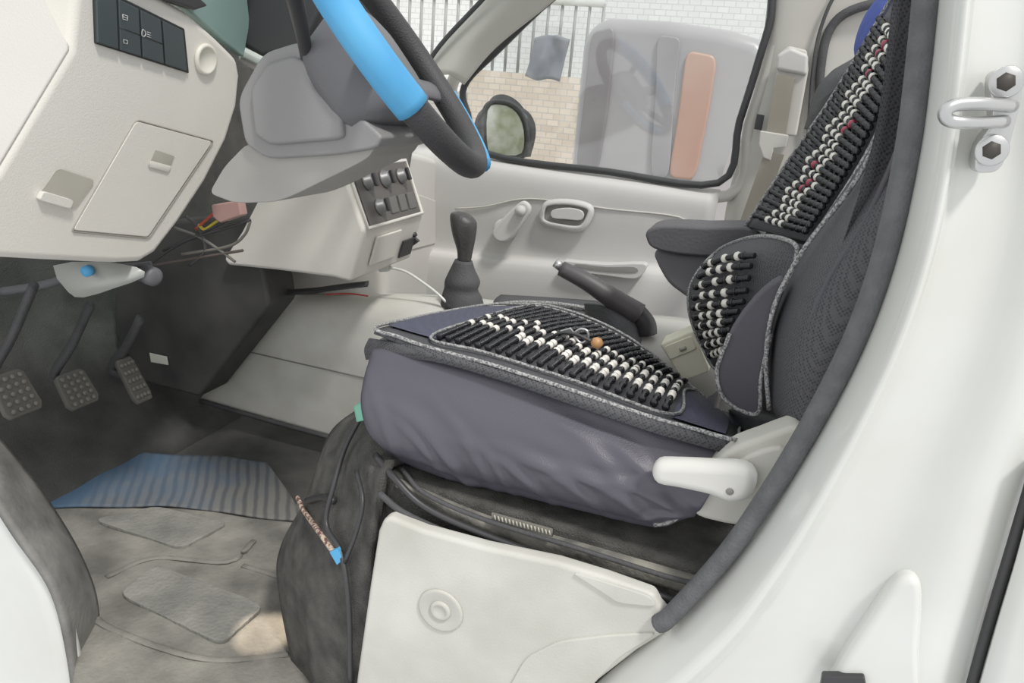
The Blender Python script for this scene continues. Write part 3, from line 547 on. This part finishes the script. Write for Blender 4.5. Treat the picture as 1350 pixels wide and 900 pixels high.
slab('side_flap',[(p[0],p[1],.2) for p in rnd([(1035,372),(1005,385),(965,435),(945,490),(958,528),(998,546),(1002,500),(1015,440)],3)],(0,.03,0),MATS['flap_grey'],.012,bcv,seg=4)
tube('flap_piping',[(p[0],p[1],.198) for p in [(962,440),(945,490),(957,528),(998,545),(1003,500),(1016,440)]],.0024,PIPE,bcv)
kc=root('keychain','keys with wooden bead lying on seat cover','keys',P(765,450,y=.33))
lathe('wooden_bead',P(787,452,y=.3),(0,0,1),[(-.008,.001),(-.006,.006),(0,.009),(.006,.006),(.008,.001)],mat('wood_bead',(190,140,90),.4),kc,k=14)
tube('key_ring',[(p[0],p[1],.31) for p in [(757,442),(764,434),(774,436),(775,446),(766,452)]],.0018,METAL,kc,closed=True)
slab('key',[(p[0],p[1],.31) for p in [(738,436),(752,432),(758,440),(742,444)]],(0,.004,0),METAL,.001,kc)
tube('cord',[(720,455,.3),(735,440,.3),(757,440,.3),(780,450,.3)],.0025,BLK,kc)
# ================================================================= SEAT BOX
sx=root('engine_cover','black carpeted engine cover with dusty plastic tray','engine cover',P(700,800,y=.3))
slab('carpeted_box',[(p[0],p[1],.09) for p in [(482,612),(560,640),(700,680),(860,730),(965,760),(900,815),(880,850),(800,960),(470,960),(472,760)]],(0,.45,0),CARP,.01,sx)
surf('tray',[[(525,600,.3),(650,630,.3),(800,665,.3),(960,708,.3)],[(520,618,.15),(650,655,.15),(800,700,.15),(950,740,.15)],[(525,632,.085),(650,685,.085),(780,722,.085),(930,765,.085)],[(530,650,.08),(640,705,.08),(770,745,.08),(920,785,.08)]],DUST,thick=.01,parent=sx)
tube('tray_rail',[(495,600,.1),(520,630,.075),(560,668,.07),(640,705,.07),(760,748,.07),(900,795,.07)],.0045,BLK,sx)
tube('tray_rail',[(530,618,.1),(560,650,.075),(640,685,.07),(760,722,.07),(880,760,.07),(945,775,.07)],.003,BLKR,sx)
tube('tray_rail',[(500,650,.06),(540,680,.058),(640,722,.058),(740,752,.058),(870,792,.058)],.004,BLKR,sx)
tr=slab('embossed_strip',[(p[0],p[1],.072) for p in [(648,676),(728,698),(728,708),(648,686)]],(0,.004,0),mat('strip',(110,108,100),.8),0,sx)
for i in range(16):
    u=652+i*4.8; tube('embossed_mark',[(u,679+i*1.33,.071),(u+1.5,685+i*1.33,.071)],.0009,mat('mark',(190,186,172),.8),tr,n=1,k=4)
boxmesh('seat_riser',(-.25,.2,.2),(.15,.5,.42),BLK,.01,sx)
def pleat(v,s,t): return v+Vector((.006*math.sin(14*t+6*s),.008*math.sin(11*t+3*s)*math.sin(math.pi*min(1,s*1.2)),0))
cf=surf('carpet_flap',[[(480,532,.32),(500,545,.2),(530,600,.12)],[(428,572,.28),(455,590,.17),(505,615,.08)],[(398,655,.24),(430,670,.13),(497,700,.07)],[(368,725,.2),(415,750,.1),(492,790,.06)],[(372,790,.15),(420,830,.08),(482,850,.055)],[(405,960,.1),(440,960,.06),(470,960,.05)]],CARP,thick=.01,fn=pleat,n=8,m=10); tag(cf,'loose black carpet draped over front of seat box','carpet')
tube('trim_3',[(478,545,.17),(455,590,.15),(440,640,.12),(430,690,.10),(450,730,.075),(460,800,.055),(462,905,.05)],.0035,BLK)
tag(bpy.data.objects['trim_3'],'black rubber edge strip along carpet','trim',kind='structure')
gs=surf('green_cloth',[[(466,536,.12),(480,528,.11),(490,545,.10)],[(470,556,.115),(484,556,.10),(502,584,.095)]],mat('green_cloth',(120,186,160),.8),thick=.004); tag(gs,'scrap of green cloth beneath seat cushion','cloth')
wl=root('wire_bundle','braided wire bundle with blue connector over carpet','wire',P(440,730,y=.08))
tube('braid',[(392,655,.2),(400,672,.17),(420,700,.1),(440,728,.075)],.0035,mat('braid',(190,170,150),.8,c2=(90,60,55),ns=200,spread=.2),wl)
slab('blue_plug',[(p[0],p[1],.07) for p in [(434,728),(444,724),(452,738),(444,745)]],(0,.008,0),BLUE,.001,wl)
tube('black_lead',[(455,740,.07),(470,700,.06),(478,660,.07),(470,620,.1)],.003,BLK,wl)
tube('black_lead',[(405,660,.17),(425,655,.14),(440,660,.12)],.005,BLK,wl)
sc=root('seat_base_cover','white plastic side cover clipped over seat base','cover panel',P(620,900,y=.04))
slab('cover_panel',[(p[0],p[1],.04) for p in [(505,684),(515,682),(560,700),(640,722),(735,742),(800,762),(862,784),(870,800),(893,826),(840,858),(770,912),(760,960),(462,960),(470,890),(487,770),(498,700)]],(0,.02,0),PANELW,.006,sc)
slab('embossed_panel',[(p[0],p[1],.037) for p in rcorner([(660,925),(692,868),(735,846),(800,838),(868,834),(815,868),(765,920)],.2)],(0,.006,0),PANELW,.0028,sc,seg=4)
slab('embossed_corner',[(p[0],p[1],.037) for p in rcorner([(752,754),(800,768),(856,786),(866,800),(815,795),(790,778)],.25)],(0,.006,0),PANELW,.0028,sc,seg=4)
fc=P(581,804,y=.04)
lathe('clip_recess',fc,(0,-1,0),[(0,.030),(.0025,.029),(.0028,.026),(.0006,.020),(.0004,.0)],mat('clip_white',(196,194,185),.5),sc)
lathe('fastener',fc,(0,-1,0),[(0,.014),(.003,.013),(.004,.009),(.0025,.008),(.002,0)],MATS['clip_white'],sc)
# ================================================================= FLOOR MATS
def Z(u,v,z): return P(u,v,z=z)
def crinkle(v,s,t): return v+Vector((0,0,.0012*math.sin(17*s+9*t)+.0008*math.sin(31*t-12*s)))
fm=root('rubber_floor_mat','worn dusty grey rubber floor mat with textured pads','floor mat',Z(250,800,.01))
surf('mat_sheet',[[Z(60,655,.02),Z(180,645,.02),Z(270,650,.02),Z(400,665,.02)],[Z(100,730,.02),Z(200,735,.02),Z(290,740,.02),Z(400,760,.02)],[Z(110,800,.02),Z(220,820,.02),Z(300,830,.02),Z(430,830,.02)],[Z(90,935,.02),Z(200,935,.02),Z(330,935,.02),Z(480,935,.02)]],MATG,n=20,m=20,thick=.008,parent=fm,fn=crinkle)
slab('foot_pad',[Z(*p,.0265) for p in rcorner([(122,684),(206,666),(302,688),(238,722)],.15)],(0,0,-.008),MATP,.002,fm)
slab('foot_pad',[Z(*p,.0265) for p in rcorner([(156,782),(205,743),(350,796),(292,848)],.15)],(0,0,-.008),MATP,.002,fm)
for q in [[(140,760),(205,735),(300,740),(335,712)],[(320,745),(385,765)],[(110,800),(150,830),(270,868),(380,862)]]:
    tube('moulded_rib',[Z(*p,.0215) for p in q],.006,MATG,fm,rb=.002,upv=Vector((0,0,1)).cross(Vector((1,0,0))),k=8)
rb_=surf('ribbed_mat',[[Z(-10,612,.026),Z(110,594,.026),Z(220,598,.026),Z(300,602,.026),Z(352,610,.026)],[Z(35,642,.026),Z(140,632,.027),Z(240,636,.027),Z(310,640,.027),Z(385,655,.026)],[Z(70,668,.026),Z(170,666,.027),Z(250,668,.027),Z(320,678,.027),Z(395,686,.026)]],RIBB,n=12,m=14,thick=.004,fn=lambda v,s,t:v+Vector((0,0,.0015*math.sin(20*t)*math.sin(6*s+2)))); tag(rb_,'blue-grey ribbed carpet mat, flat and dusty','floor mat')
kp=surf('kick_trim',[[(-60,530,.09),(-60,600,.02),(-60,640,-.01)],[(-5,572,.10),(-5,612,.03),(-15,650,-.012)],[(62,655,.10),(45,684,.03),(30,710,-.012)],[(112,740,.10),(96,758,.03),(75,780,-.012)],[(132,815,.08),(114,842,.03),(98,870,-.012)],[(128,940,.06),(116,940,.03),(108,960,-.012)]],mat('kick_rubber',(124,123,118),.75,c2=(86,85,82),ns=16,bump=.3,bs=120),thick=.01); tag(kp,'grey rubber door sill trim, scuffed','sill trim')
# ================================================================= VAN BODY
vb=root('van_body','white painted van door frame and pillar','van body',P(1150,700,y=0))
surf('front_sill',[[(-80,600,-.0),(-15,640,-.005)],[(-80,720,-.01),(32,715,-.005)],[(-80,800,-.01),(78,790,-.005)],[(-80,900,-.01),(102,880,-.005)],[(-80,980,-.01),(110,980,-.005)]],BODY,thick=.01,parent=vb)
seal=[(1228,-80),(1212,80),(1196,200),(1168,330),(1130,440),(1078,545),(1015,650),(955,735),(885,812),(800,885),(720,960)]
endp=[(1500,-80),(1480,120),(1470,260),(1440,400),(1400,530),(1352,660),(1322,760),(1297,850),(1270,950),(1200,1050),(1100,1100)]
colt=[0,.05,.12,.2,.26,.5,.8,1]; coly=[.06,.034,.004,-.016,.004,.022,.008,.032]
rows=[[(a[0]+(b[0]-a[0])*c,a[1]+(b[1]-a[1])*c,y-.0) for c,y in zip(colt,coly)] for a,b in zip(seal,endp)]
surf('door_pillar',rows,BODY,n=6,m=5,thick=.01,parent=vb)
tube('weatherstrip',[(a+1,b-3,.034) for a,b in seal[:9]]+[(868,822,.036)],.0112,SEAL,vb,rb=.0100,upv=YV,n=8,k=12)
slab('embossed_boss',[(p[0],p[1],.002) for p in rnd([(1172,780),(1190,764),(1208,764),(1217,785),(1213,860),(1204,960),(1080,960),(1104,885),(1145,820)],3)],(0,.03,0),BODY,.012,vb,seg=7)
slab('drain_plug',[(p[0],p[1],-.004) for p in [(1084,892),(1140,893),(1144,915),(1080,915)]],(0,.01,0),BLK,.002,vb)
tube('door_gap',[(1365,620,.02),(1335,720,.02),(1302,830,.02),(1270,945,.02)],.005,BLK,vb)
sl=surf('sliding_door',[[(1372,600,.0),(1500,600,-.02)],[(1345,720,.0),(1500,720,-.02)],[(1314,830,.0),(1500,830,-.02)],[(1282,945,.0),(1500,950,-.02)]],BODY,thick=.02); tag(sl,'white edge of the rear sliding door','door')
sk=root('door_striker','steel door striker bolted to white pillar','door striker',P(1305,155,y=0))
slab('striker_plate',[(p[0],p[1],-.012) for p in rnd([(1310,95),(1338,92),(1348,120),(1340,160),(1322,218),(1300,228),(1285,222),(1290,190),(1308,160),(1306,120)],3)],(0,.02,0),METAL,.002,sk)
tube('striker_loop',[(1335,140,-.012),(1300,137,-.035),(1262,138,-.045),(1246,147,-.048),(1250,158,-.045),(1275,162,-.04),(1325,160,-.012)],.0045,METAL,sk,k=12)
for (a,b) in [(1326,108),(1307,198)]:
    bo=lathe('striker_bolt',P(a,b,y=-.014),(0,-1,0),[(0,.011),(.002,.011),(.003,.010),(.003,.0)],METAL,sk,k=24)
    lathe('bolt_socket',P(a,b,y=-.0165),(0,-1,0),[(0,.0065),(.001,.0065),(.001,0)],mat('socket_dark',(70,66,62),.6,.3),bo,k=6)
# ================================================================= LIGHT
w=bpy.data.worlds.new('world'); S.world=w; w.use_nodes=True
bg=w.node_tree.nodes['Background']; bg.inputs['Color'].default_value=(.98,.99,1,1); bg.inputs['Strength'].default_value=.95
ld=bpy.data.lights.new('sun','SUN'); ld.energy=2.4; ld.angle=math.radians(8); ld.color=(1,.975,.94)
lo=bpy.data.objects.new('sun',ld); COL.objects.link(lo)
d=Vector((-.48,.34,-.95)).normalized(); lo.rotation_euler=d.to_track_quat('-Z','Y').to_euler()
tg=P(348,835,z=.02); sp_=bpy.data.lights.new('sun_patch_spot','SPOT'); sp_.energy=600; sp_.spot_size=math.radians(2.2); sp_.spot_blend=.2; sp_.color=(1,.84,.66); sp_.shadow_soft_size=.01  # spot lamp added to throw a warm sun patch on the mat
so=bpy.data.objects.new('sun_patch_spot',sp_); COL.objects.link(so); so.location=tg+Vector((.05,-.9,2.2)); so.rotation_euler=(tg-so.location).to_track_quat('-Z','Y').to_euler()
S.view_settings.view_transform='Standard'
S.view_settings.gamma=1.12
